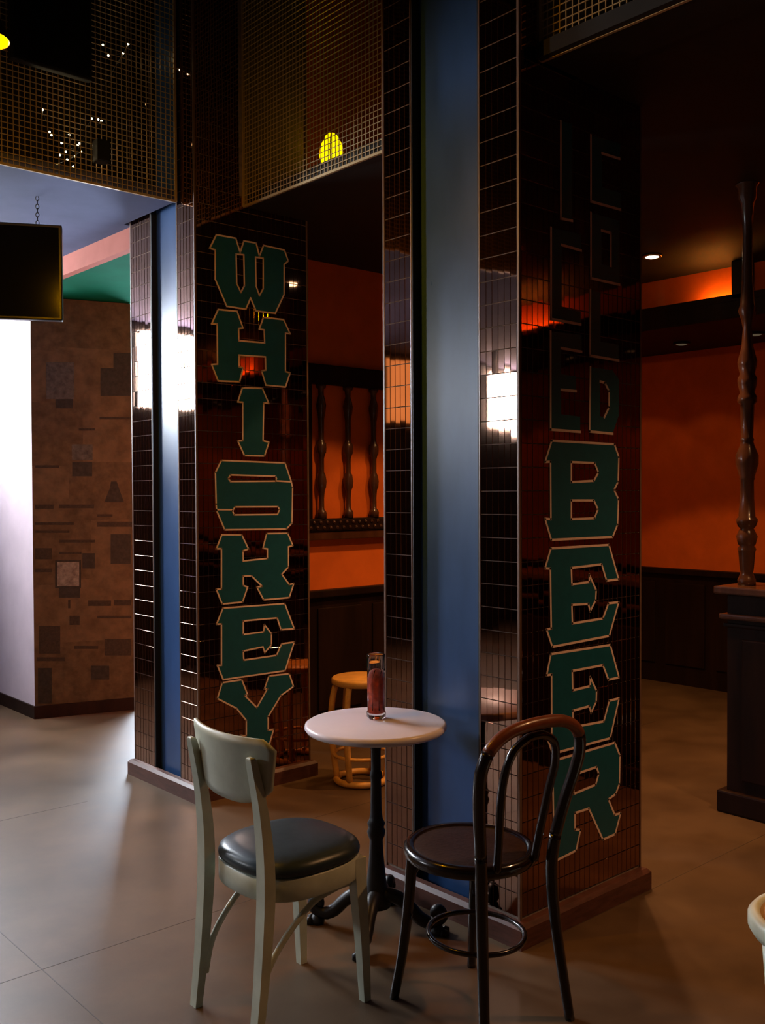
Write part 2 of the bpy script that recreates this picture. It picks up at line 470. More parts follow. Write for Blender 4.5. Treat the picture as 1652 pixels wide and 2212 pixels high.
zA = (440, 490, 7.867); zB = (400, 450, 3.304); zC = (400, 980, 3.072)
yW = PL[2]
letter(pil_wh, offw, yW, [[(215,135),(545,195),(618,440),(680,240),(890,275),(945,500),(1015,315),(1370,395),(1435,580),(1365,640),(1365,1150),(1215,1470),(890,1430),(795,1210),(715,1400),(390,1350),(195,890),(195,390),(100,365)],
    [(550,465),(680,475),(690,1000),(630,1115),(560,960)], [(880,515),(1010,535),(1010,1050),(945,1170),(890,1010)]], zA)
letter(pil_wh, offw, yW, [[(235,722),(370,735),(412,855),(381,858),(383,945),(567,960),(562,868),(528,862),(558,778),(702,795),(748,895),(715,892),(715,1165),(748,1175),(715,1275),(575,1262),(545,1160),(575,1155),(572,1060),(385,1048),(383,1130),(412,1140),(388,1238),(235,1232),(188,1115),(230,1112),(228,825),(188,825)]], zB)
letter(pil_wh, offw, yW, [[(408,1280),(550,1285),(596,1392),(560,1388),(555,1660),(598,1668),(565,1768),(422,1765),(375,1660),(410,1658),(410,1385),(375,1382)]], zB)
letter(pil_wh, offw, yW, [[(240,45),(662,62),(703,185),(712,225),(708,460),(672,500),(262,505),(208,378),(205,335),(200,125)],
    [(285,165),(300,141),(600,150),(605,166),(600,183),(300,185)], [(313,380),(330,353),(615,352),(626,370),(612,403),(325,406)]], zC,
    extra=[((603,181),(703,187)), ((207,371),(315,372))])
letter(pil_wh, offw, yW, [[(243,538),(375,540),(420,632),(382,645),(385,712),(545,695),(545,632),(515,628),(540,530),(680,528),(714,610),(685,618),(685,752),(640,800),(690,868),(720,862),(690,955),(520,970),(475,885),(510,880),(440,812),(385,812),(385,875),(414,885),(380,985),(245,998),(206,900),(240,900),(240,630),(206,632)]], zC)
letter(pil_wh, offw, yW, [[(250,1025),(660,995),(723,1162),(635,1168),(610,1090),(385,1110),(385,1200),(520,1182),(525,1135),(572,1195),(572,1268),(528,1320),(515,1282),(385,1310),(388,1370),(605,1338),(640,1262),(723,1250),(662,1440),(252,1500),(213,1405),(240,1405),(240,1130),(208,1132)]], zC)
letter(pil_wh, offw, yW, [[(245,1520),(375,1500),(415,1602),(395,1605),(475,1685),(545,1560),(525,1562),(555,1475),(690,1460),(718,1545),(635,1605),(550,1745),(550,1835),(586,1830),(556,1935),(390,1945),(368,1870),(405,1872),(405,1770),(340,1690),(213,1625)]], zC)

zD = (1000, 650, 2.534); zE = (1000, 1200, 2.534); zP = (0, 0, 1.0)
yB = PR[2]
letter(pil_beer, offb, yB, [[(485,765),(828,785),(852,855),(848,990),(826,1035),(850,1085),(845,1225),(818,1292),(482,1308),(448,1192),(480,1195),(478,880),(448,882)],
    [(592,882),(720,888),(740,940),(715,985),(592,992)], [(592,1092),(715,1092),(738,1140),(718,1190),(592,1195)]], zD)
letter(pil_beer, offb, yB, [[(480,-39),(798,-58),(851,130),(785,138),(758,48),(592,68),(595,158),(690,145),(690,105),(728,190),(725,245),(695,305),(685,265),(595,270),(598,372),(765,345),(795,262),(851,256),(800,440),(488,500),(457,405),(482,400),(477,72),(448,70)]], zE)
letter(pil_beer, offb, yB, [[(480,540),(805,490),(853,668),(795,680),(765,600),(597,632),(600,738),(695,715),(695,665),(730,740),(728,800),(700,862),(690,825),(600,850),(602,940),(770,908),(800,795),(853,782),(805,1000),(490,1085),(457,990),(485,980),(484,652),(457,655)]], zE)
letter(pil_beer, offb, yB, [[(490,1125),(830,1025),(858,1095),(855,1250),(835,1305),(795,1335),(830,1420),(862,1410),(832,1525),(765,1555),(688,1385),(612,1410),(612,1500),(642,1502),(618,1615),(505,1672),(474,1595),(497,1580),(491,1240),(468,1250)],
    [(605,1200),(730,1158),(742,1195),(725,1255),(605,1305)]], zE)
# narrow ICE and COLD columns, outlined on their left and lower edges only
NL = [
 [[(1211,262),(1236,268),(1236,477),(1211,472)]],
 [[(1190,492),(1255,506),(1255,541),(1213,529),(1213,664),(1254,673),(1254,701),(1190,689)]],
 [[(1189,716),(1256,723),(1256,760),(1212,752),(1212,808),(1244,813),(1244,845),(1212,842),(1212,895),(1253,900),(1253,933),(1189,928)]],
 [[(1276,292),(1340,311),(1338,343),(1300,331),(1300,404),(1340,417),(1340,453),(1276,435)]],
 [[(1276,459),(1338,477),(1338,615),(1276,601)], [(1299,498),(1319,503),(1319,575),(1299,571)]],
 [[(1275,626),(1297,632),(1297,738),(1336,745),(1336,779),(1274,768)]],
 [[(1275,793),(1323,800),(1337,820),(1336,898),(1323,937),(1273,932)], [(1296,824),(1306,827),(1315,845),(1315,880),(1305,901),(1296,899)]],
]
for c in NL: letter(pil_beer, offb, yB, c, zP, lw=0.0095, partial=True)

# ================================================================== wire mesh balcony screens
def screen(label, along, plane, a, b, z0, z1):
    root = empty('wire_screen', ((a+b)/2, plane, z0) if along == 'x' else (plane, (a+b)/2, z0)); off = root.location.copy()
    s, r = 0.0272, 0.0019
    mb = MB(); n = int((b-a)/s); m = int((z1-z0)/s)
    P = lambda t, z, e: (t, plane+e, z) if along == 'x' else (plane+e, t, z)
    for i in range(1, n):
        t = a+i*(b-a)/n
        mb.box(P(t-r, z0, -r) if along == 'x' else (plane-r, t-r, z0), P(t+r, z1, r) if along == 'x' else (plane+r, t+r, z1))
    for k in range(1, m):
        z = z0+k*(z1-z0)/m
        mb.box(P(a, z-r, -0.0045) if along == 'x' else (plane-0.0045, a, z-r), P(b, z+r, -0.001) if along == 'x' else (plane-0.001, b, z+r))
    w = mb.build('wire_grid', M['wire'], root, off); w['kind'] = 'stuff'
    f = 0.006
    for (ta, za, tb, zb) in ((a, z0-f, b, z0+f), (a, z1-f, b, z1+f), (a-f, z0, a+f, z1), (b-f, z0, b+f, z1)):
        if along == 'x': MB().box((ta, plane-f, za), (tb, plane+f, zb)).build('frame_bar', M['wire'], root, off)
        else: MB().box((plane-f, ta, za), (plane+f, tb, zb)).build('frame_bar', M['wire'], root, off)
    tag(root, label, 'screen')
screen('brassy square wire mesh screen above the lavender soffit, with a black panel on it', 'x', 4.54, XL+0.02, 2.60, ZL, ZT-0.02)
screen('square wire mesh screen spanning between the WHISKEY pillar and the BEER pillar', 'y', 2.92, 2.95, 4.385, ZL, ZT-0.02)
screen('square wire mesh screen running on from the lettered BEER face', 'y', 2.735, YN+0.02, 2.225, ZL, ZT-0.02)
struct(MB().box((2.70, YN, ZL-0.004), (2.95, 2.22, ZL+0.05)).build('trim_3', M['dark_paint']))
struct(MB().box((2.93, 2.95, ZL-0.004), (2.96, 4.385, ZL+0.05)).build('trim_4', M['dark_paint']))

# ================================================================== newspaper clad block in the lobby
A = V(2.744, 6.83, 0); B_ = V(3.41, 6.622, 0)
blk = empty('newspaper_column', (3.05, 7.1, 0)); off = blk.location.copy()
MB().prism([(A.x, A.y), (B_.x, B_.y), (3.41, 7.55), (A.x, 7.55)], 0.09, 2.995).build('plastered_body', M['white_wall'], blk, off)
nd = (B_-A).normalized(); nn_ = V(nd.y, -nd.x, 0)          # outward (towards the camera)
def onnews(px, py, e=0.0):
    d = ray(px, py); p0 = A+nn_*e
    t = (p0-CP).dot(nn_)/d.dot(nn_); return CP+d*t
L_ = (B_-A).length
def slab(u0, u1, z0, z1, e, name, mat, parent):
    q = []
    for ee in (e-0.002, e):
        q += [A+nd*u0+nn_*ee+V(0, 0, z0), A+nd*u1+nn_*ee+V(0, 0, z0), A+nd*u1+nn_*ee+V(0, 0, z1), A+nd*u0+nn_*ee+V(0, 0, z1)]
    mb = MB().add(q, [(4, 5, 6, 7), (3, 2, 1, 0), (0, 1, 5, 4), (1, 2, 6, 5), (2, 3, 7, 6), (3, 0, 4, 7)])
    return mb.build(name, mat, parent, off)
slab(0, L_, 0.09, 2.995, 0.0015, 'newspaper_backing', M['news2'], blk)
zs = [0.09, 0.50, 0.95, 1.38, 1.80, 2.25, 2.62, 2.995]
for i in range(len(zs)-1):
    c = 0.30+0.10*((i*37) % 5-2)/2
    slab(0, c, zs[i], zs[i+1], 0.002, 'newspaper_sheet', M['news' if i % 2 else 'news2'], blk)
    slab(c, L_, zs[i]+(0.0 if i == 0 else 0.03), zs[i+1]+(0.03 if i < len(zs)-2 else 0), 0.003, 'newspaper_sheet', M['news2' if i % 3 == 0 else 'news'], blk)
def newsrect(x0, y0, x1, y1, mat, e, name):
    q = []
    for ee in (e-0.001, e):
        q += [onnews(x0, y1, ee), onnews(x1, y1, ee), onnews(x1, y0, ee), onnews(x0, y0, ee)]
    MB().add(q, [(4, 5, 6, 7), (3, 2, 1, 0), (0, 1, 5, 4), (1, 2, 6, 5), (2, 3, 7, 6), (3, 0, 4, 7)]).build(name, mat, blk, off)
for r in ((155,960,200,994,'photo_grey'),(156,998,199,1029,'photo_dark'),(239,1154,282,1218,'photo_dark'),(119,1209,175,1270,'photo_dark'),
          (127,1270,173,1291,'photo_dark'),(178,1195,205,1228,'photo_dark'),(82,1443,112,1520,'photo_dark'),(196,1438,236,1468,'photo_dark'),
          (217,795,285,855,'photo_dark'),(100,782,160,862,'photo_grey'),(120,862,158,882,'photo_dark'),(245,762,286,796,'photo_dark'),
          (226,1380,283,1416,'ink'),(84,1352,130,1412,'ink')):
    newsrect(*r[:4], M[r[4]], 0.0045, 'printed_picture')
newsrect(124, 1214, 171, 1266, M['photo_light'], 0.0056, 'printed_picture')
# figure with a wide skirt
q = []
for ee in (0.0035, 0.0045):
    q += [onnews(x, y, ee) for x, y in ((225,1085),(268,1085),(257,1055),(252,1040),(240,1040),(237,1055))]
MB().add(q, [(6,7,8,9,10,11), (5,4,3,2,1,0)]+[(k, (k+1) % 6, 6+(k+1) % 6, 6+k) for k in range(6)]).build('printed_picture', M['photo_dark'], blk, off)
for r in ((75,1090,116,1099),(127,1090,203,1098),(210,1111,243,1117),(210,1127,285,1138),(76,1184,112,1208),(147,1296,152,1314),(190,1297,240,1309),(246,1296,283,1308),
          (128,1192,176,1197),(76,1005,128,1011),(76,1228,112,1236),(150,1330,172,1350),(210,1330,284,1336),(80,1420,140,1428),(160,1395,212,1402),(75,1128,160,1134),(75,1146,150,1151),(128,1166,205,1172),(170,925,205,930),(215,900,284,906)):
    newsrect(*r, M['ink'], 0.0042, 'printed_headline')
bb = MB().prism([(A.x-0.012, A.y-0.02), (B_.x+0.01, B_.y-0.02), (B_.x+0.01, 7.56), (A.x-0.012, 7.56)], 0, 0.09)
bb.build('base_board', M['wood_dark'], blk, off)
tag(blk, 'square column papered with yellowed newspaper pages, dark base board, beside the glaring white wall side', 'column')['kind'] = 'thing'

# ================================================================== bar half wall, turned post, spindle screen
hw = empty('half_wall', (4.6, -0.6, 0)); off = hw.location.copy()
yE = 2.485
MB().box((4.495, YN+0.1, 0.0), (4.74, yE, 1.09)).build('panelled_body', M['wood_dark'], hw, off)
MB().box((4.445, YN+0.1, 1.09), (4.80, yE+0.05, 1.128), 0.008).build('ledge', M['wood_turned'], hw, off)
MB().box((4.46, YN+0.1, 0.965), (4.76, yE+0.03, 0.992), 0.009).build('dado_rail', M['brass_edge'] if False else M['wood_turned'], hw, off)
MB().box((4.475, YN+0.1, 0.925), (4.75, yE+0.015, 0.945), 0.006).build('dado_rail', M['wood_dark'], hw, off)
MB().box((4.463, YN+0.1, 0.0), (4.76, yE+0.04, 0.11), 0.01).build('skirting', M['wood_dark'], hw, off)
pmesh = MB().box((4.482, -0.26, 0.17), (4.498, 0.26, 0.87), 0.008).mesh('panel'); pmesh.materials.append(M['wood_dark'])
for k in range(10):
    y = yE-0.34-k*0.62
    q = bpy.data.objects.new('panel', pmesh); COL.objects.link(q); q.parent = hw; q.location = (-off.x, y-off.y, 0)
tag(hw, 'dark wood half wall with a polished ledge carrying the turned post', 'half wall')['kind'] = 'thing'

prof = [(2110,56),(2075,56),(2060,48),(2030,38),(2010,42),(1895,52),(1880,58),(1860,46),(1848,54),(1800,66),(1765,50),(1748,42),(1735,55),(1705,66),(1690,66),(1675,52),(1560,44),(1445,42),(1436,48),(1424,46),(1340,70),(1285,70),(1225,46),(1197,38),(1187,44),(1172,36),(965,44),(948,60),(915,60),(890,45),(835,58),(800,60),(770,45),(718,58),(690,60),(600,36),(480,28),(420,40),(372,58),(330,45),(200,34),(-100,30),(-300,40),(-330,58),(-400,58)]
zfun = lambda zy: 1.128+(2110-zy)/2.95*0.00232
post = MB().lathe([(w/2.95*0.0023, zfun(zy)) for zy, w in prof if zfun(zy) < ZL-0.005]+[(0.06, ZL-0.004), (0.06, ZL-0.0005)], (0, 0), 28)
pb = post.build('turned_post', M['wood_turned']); pb.location = (4.6, 2.44, 0)
tag(pb, 'tall dark turned wooden post standing on the half wall ledge', 'post')

sp = empty('spindle_screen', (4.75, 5.062, 1.29)); off = sp.location.copy()
X0s, X1s = 3.82, 5.70
MB().box((X0s, 5.045, 1.29), (X1s, 5.085, 1.345), 0.006).build('bottom_rail', M['wood_turned'], sp, off)
MB().box((X0s, 5.035, 1.345), (X1s, 5.088, 1.43), 0.012).build('carved_rail', M['wood_dark'], sp, off)
MB().box((X0s, 5.04, 2.31), (X1s, 5.086, 2.44), 0.01).build('top_rail', M['wood_dark'], sp, off)
MB().box((X0s, 5.045, 1.43), (X0s+0.055, 5.085, 2.31), 0.005).build('stile', M['wood_dark'], sp, off)
MB().box((X1s-0.055, 5.045, 1.43), (X1s, 5.085, 2.31), 0.005).build('stile', M['wood_dark'], sp, off)
rm = MB().lathe([(0.0, 0), (0.014, 0.002), (0.010, 0.007), (0.006, 0.006), (0.004, 0.012), (0, 0.013)], (0, 0), 8).mesh('carved_rosette'); rm.materials.append(M['wood_turned'])
nb = int((X1s-X0s)/0.055)
for k in range(nb):
    for zz in (1.37, 1.405):
        q = bpy.data.objects.new('carved_rosette', rm); COL.objects.link(q); q.parent = sp
        q.rotation_euler = (math.pi/2, 0, 0); q.location = V(X0s+0.03+k*0.055+(0.0275 if zz > 1.4 else 0), 5.036, zz)-off
sprof = [(1640,32),(1605,34),(1590,30),(1575,18),(1500,17),(1440,22),(1425,30),(1380,34),(1335,27),(1315,18),(1220,18),(1190,26),(1180,32),(1150,34),(1115,32),(1105,22),(1080,18),(950,20),(880,30),(850,33),(810,26),(780,18),(740,20),(728,32),(705,34)]
smesh = MB().lathe([(w*0.00102, 1.43+(1640-zy)/935*0.88) for zy, w in sprof], (0, 0), 16).mesh('spindle'); smesh.materials.append(M['wood_turned'])
for k in range(8):
    q = bpy.data.objects.new('spindle', smesh); COL.objects.link(q); q.parent = sp
    q.location = V(3.96+k*0.228, 5.062, 0)-off
tag(sp, 'carved dark wood screen of turned spindles hung against the orange wall', 'spindle screen')
for xx in (X0s+0.2, X1s-0.2):
    for zz in (1.32, 2.37):
        MB().box((xx-0.02, 5.08, zz-0.02), (xx+0.02, YA+0.001, zz+0.02)).build('wall_bracket', M['iron'], sp, off)

# ================================================================== lamps
def downlight(x, y, z, watt, half, blend, label, group, col=(1.0, 0.50, 0.17), lens='lens_dim'):
    r = empty('recessed_downlight', (x, y, z-0.012))
    MB().lathe([(0.043, -0.002), (0.062, -0.004), (0.064, 0.004), (0.062, 0.0115), (0.043, 0.0115), (0.043, -0.002)], (0, 0), 24, cap=False).build('trim_ring', M['brass' if lens == 'lampdisc' else 'black'], r)
    MB().lathe([(0.0, -0.010), (0.025, -0.008), (0.042, -0.001), (0.042, 0.008), (0, 0.008)], (0, 0), 24).build('lens', M[lens], r)
    l = bpy.data.lights.new('downlight_beam', 'SPOT'); l.energy = watt; l.color = col
    l.spot_size = 2*math.radians(half); l.spot_blend = blend; l.shadow_soft_size = 0.04
    lo = bpy.data.objects.new('downlight_beam', l); COL.objects.link(lo); lo.parent = r; lo.location = (0, 0, -0.035)
    tag(r, label, 'downlight', group)
downlight(5.5, 3.57, ZL, DOWN_W*1.2, 48, 0.35, 'small bright round downlight in the dark ceiling beside the bulkhead', None, lens='lampdisc')
for x, y, w, h_, b_ in ((4.22, 3.05, 8.0, 58, 0.9), (3.75, 0.7, 9.0, 61, 0.9), (5.5, 1.0, 0.8, 48, 0.4), (3.75, -1.6, 3.0, 52, 0.9), (5.5, -1.5, 0.8, 48, 0.4)):
    downlight(x, y, ZL, DOWN_W*w, h_, b_, 'round recessed downlight in the dark bar ceiling over open floor', 'bar ceiling downlights', (1.0, 0.50, 0.21), 'lampdisc' if y > 3 else 'lens_dim')
for x in (3.95, 4.75, 5.6):
    downlight(x, 3.95, ZL, DOWN_W*2.1, 46, 0.12, 'round downlight close to the orange wall behind the spindle screen', 'spindle screen downlights')
for y in [4.7-0.6*k for k in range(14)]:
    downlight(6.72, y, 2.74, WASH_W, 46, 0.14, 'round wall washer under the wooden bulkhead edge', 'bulkhead wall washers')

def cove(y0, y1):
    o = MB().tube([(6.145, y0, 2.870), (6.145, y1, 2.870)], 0.0095, 8).build('cove_tube_lamp', M['cove'])
    tag(o, 'glowing tube lamp lying on the bulkhead edge', 'lamp', 'bulkhead edge lamps')
for y0, y1 in ((3.345, 3.60), (1.3, 1.6), (-0.9, -0.4), (-2.3, -1.9)): cove(y0, y1)

def pendant(x, y, z, ztop, label, group):
    r = empty('pendant_bulb', (x, y, z))
    MB().lathe([(0, -0.048), (0.014, -0.046), (0.027, -0.036), (0.034, -0.018), (0.034, -0.002), (0.028, 0.018), (0.018, 0.036), (0.014, 0.05), (0, 0.052)], (0, 0), 20).build('bulb', M['bulb'], r)
    MB().lathe([(0.015, 0.048), (0.019, 0.052), (0.019, 0.085), (0.012, 0.098), (0.004, 0.10)], (0, 0), 16).build('socket', M['brass'], r)
    MB().lathe([(0.075, -0.012), (0.070, 0.012), (0.055, 0.045), (0.035, 0.075), (0.020, 0.086), (0.0195, 0.082), (0.033, 0.071), (0.053, 0.043), (0.068, 0.012), (0.073, -0.012), (0.075, -0.012)], (0, 0), 28, cap=False).build('added_shade', M['black'], r)  # unseen dome, added to block the bulb's upward light
    MB().tube([(0, 0, 0.095), (0, 0, ztop-z)], 0.003, 6).build('cord', M['black'], r)
    tag(r, label, 'lamp', group)
pendant(1.094, 3.055, 3.0, ZT, 'glowing yellow filament bulb hanging in front of the black panel', None)

# amber lantern behind the middle mesh
ln = empty('amber_lantern', (3.5, 4.33, ZL+0.08))
lc = onx(716, 322, 3.5)
zc = lc.z-(ZL+0.08)
MB().lathe([(0.05, 0), (0.055, 0.01), (0.02, 0.02), (0.02, zc-0.12), (0.07, zc-0.105), (0.072, zc-0.095), (0.0, zc-0.09)], (0, 0), 20).build('foot', M['brass'], ln)
MB().lathe([(0.05, zc-0.095), (0.066, zc-0.04), (0.060, zc+0.02), (0.035, zc+0.07), (0.02, zc+0.085), (0, zc+0.09)], (0, 0), 20).build('glass_shade', M['amber'], ln)
for k in range(4):
    a = math.pi/4+k*math.pi/2
    MB().tube([(0.055*math.cos(a), 0.055*math.sin(a), zc-0.095), (0.070*math.cos(a), 0.070*math.sin(a), zc-0.04), (0.064*math.cos(a), 0.064*math.sin(a), zc+0.02), (0.024*math.cos(a), 0.024*math.sin(a), zc+0.088)], 0.004, 6).build('cage_bar', M['brass'], ln)
tag(ln, 'amber glowing lantern seen through the mesh between the two pillars', 'lamp')
ln.location = (lc.x, lc.y, ZL+0.08)

# fairy light string behind the left mesh
fs_ = empty('fairy_light_string', (2.15, 4.8, ZL+0.06)); off = fs_.location.copy()
pts = [(92,237),(107,285),(111,292),(150,291),(133,309),(172,310),(168,314),(142,328),(129,335),(175,328),(145,345),(198,256),(212,258),(219,261),(115,362),(158,360),(158,367),(222,97),(234,120),(266,115),(123,355),(162,338),(277,95),(190,395)]
fm = bpy.data.meshes.new('fairy_bulb'); bm = bmesh.new(); bmesh.ops.create_icosphere(bm, subdivisions=1, radius=0.0052); bm.to_mesh(fm); bm.free(); fm.materials.append(M['fairy'])
wp = []
for i, (px, py) in enumerate(pts):
    p = ony(px, py, 4.8+0.12*math.sin(i*2.3))
    if p.z < ZL+0.075: p.z = ZL+0.075
    q = bpy.data.objects.new('fairy_bulb', fm); COL.objects.link(q); q.parent = fs_; q.location = p-off
    wp.append(p)
wp[0].z = wp[0].z
MB().tube([V(1.99, 4.8, ZL+0.062)]+wp+[V(2.55, 4.8, ZL+0.062)], 0.0012, 5).build('wire', M['black'], fs_, off)
tag(fs_, 'tangled string of tiny warm fairy lights behind the mesh near the lavender soffit', 'string light')

# black panel and small speaker on the left mesh
pa = empty('flat_screen', (1.91, 4.50, 3.58)); off = pa.location.copy()
MB().box((1.716, 4.455, 3.580), (2.106, 4.495, 4.27), 0.006).build('housing', M['black'], pa, off)
MB().box((1.73, 4.452, 3.595), (2.092, 4.4555, 4.255)).build('screen', M['screen'], pa, off)
MB().box((1.85, 4.495, 3.85), (1.97, 4.532, 4.0)).build('bracket', M['iron'], pa, off)
tag(pa, 'tall black switched-off screen fixed on the wire mesh', 'screen')
sk = empty('wall_speaker', (2.17, 4.5, 3.216)); off = sk.location.copy()
MB().box((2.137, 4.47, 3.216), (2.203, 4.532, 3.322), 0.006).build('cabinet', M['black'], sk, off)
MB().box((2.143, 4.466, 3.222), (2.197, 4.4705, 3.316)).build('grille', M['black'], sk, off)
tag(sk, 'small black speaker box on the wire mesh beside the fairy lights', 'speaker')

# hanging television in the lobby
tv = empty('hanging_television', (2.116, 4.846, 2.488), math.atan2(-0.139, 0.262))
MB().box((-0.86, 0.0, 0.0), (0, 0.05, 0.487), 0.006).build('housing', M['black'], tv)
MB().box((-0.845, -0.003, 0.015), (-0.015, 0.002, 0.472)).build('screen', M['screen'], tv)
for xx in (-0.12, -0.72):
    c = MB(); nl = 7; zz0, zz1 = 0.487, ZL-2.488
    for k in range(nl):
        zc_ = zz0+(k+0.5)*(zz1-zz0)/nl; hl = (zz1-zz0)/nl*0.62; al = k % 2
        ring = [(math.cos(a)*0.008*(1-al), math.cos(a)*0.008*al, math.sin(a)*hl) for a in [2*math.pi*j/10 for j in range(10)]]
        c.tube([(xx+x, 0.025+y, zc_+z) for x, y, z in ring], 0.0022, 5, True)
    c.build('chain', M['iron'], tv)
tag(tv, 'black switched-off television hanging on chains under the lavender soffit', 'television')

# ================================================================== bistro table and candle glass
TC = (2.338, 2.676)
tb = empty('bistro_table', (TC[0], TC[1], 0))
MB().lathe([(0, 0.7280), (0.235, 0.7280), (0.252, 0.7330), (0.260, 0.7450), (0.258, 0.7560), (0.250, 0.7610), (0.240, 0.7605), (0.237, 0.7615), (0, 0.7620)], (0, 0), 64).build('table_top', M['marble'], tb)
MB().lathe([(0.06, 0.7120), (0.09, 0.7180), (0.09, 0.7278), (0, 0.7278)], (0, 0), 20).build('top_plate', M['iron'], tb)
MB().lathe([(0.052, 0.085), (0.045, 0.12), (0.036, 0.18), (0.027, 0.27), (0.024, 0.33), (0.031, 0.345), (0.034, 0.36), (0.028, 0.375), (0.033, 0.39), (0.025, 0.405), (0.021, 0.43), (0.019, 0.55), (0.022, 0.56), (0.022, 0.575), (0.018, 0.585), (0.018, 0.6600), (0.03, 0.7020), (0.06, 0.7125)], (0, 0), 20).build('column', M['iron'], tb)
legs = MB()
def tleg():
    mb = MB()
    mb.tube(smooth_pts([(0.02, 0, 0.13), (0.07, 0, 0.125), (0.12, 0, 0.095), (0.16, 0, 0.055), (0.20, 0, 0.040), (0.232, 0, 0.055), (0.245, 0, 0.075), (0.232, 0, 0.092), (0.215, 0, 0.085), (0.215, 0, 0.070)], 3),
            [0.026]*6+[0.024]*6+[0.022]*6+[0.019]*6+[0.016]*4, 10)
    mb.lathe([(0, 0.0), (0.024, 0.0), (0.027, 0.012), (0.020, 0.03), (0.0, 0.04)], (0.225, 0), 12)
    mb.lathe([(0, 0.0), (0.016, 0.004), (0.016, 0.02), (0, 0.028)], (0.252, 0.014), 8)
    mb.lathe([(0, 0.0), (0.016, 0.004), (0.016, 0.02), (0, 0.028)], (0.252, -0.014), 8)
    return mb
lm = tleg().mesh('scroll_leg'); lm.materials.append(M['iron'])
for k in range(4):
    q = bpy.data.objects.new('scroll_leg', lm); COL.objects.link(q); q.parent = tb
    q.rotation_euler = (0, 0, math.radians(-54+90*k))
tag(tb, 'small round bistro table with pale top and black cast iron pedestal', 'table')

cg = empty('candle_glass', (2.376, 2.716, 0.7621))
MB().lathe([(0, 0.0005), (0.030, 0.0005), (0.035, 0.006), (0.036, 0.022), (0.032, 0.032), (0.0325, 0.05), (0.0335, 0.15), (0.034, 0.22), (0.0345, 0.236), (0.0335, 0.240), (0.0318, 0.236), (0.0312, 0.20), (0.030, 0.05), (0.028, 0.022), (0, 0.018)], (0, 0), 8).build('glass', M['glass'], cg)
MB().lathe([(0, 0.0170), (0.0285, 0.0222), (0.0308, 0.05), (0.0318, 0.150), (0.026, 0.172), (0.012, 0.184), (0, 0.187)], (0, 0), 8).build('red_wax', M['wax'], cg)
MB().tube([(0, 0, 0.186), (0.002, 0.001, 0.200)], 0.0012, 5).build('wick', M['wick'], cg)
for k in range(8):   # embossed ribs with arched heads
    a = math.pi/8+k*math.pi/4
    MB().tube([(0.0325*math.cos(a), 0.0325*math.sin(a), 0.034), (0.0333*math.cos(a), 0.0333*math.sin(a), 0.15), (0.0337*math.cos(a+0.35), 0.0337*math.sin(a+0.35), 0.185)], 0.0016, 6).build('rib', M['glass'], cg)
tag(cg, 'tall faceted glass of dark red wax standing on the round table', 'candle')

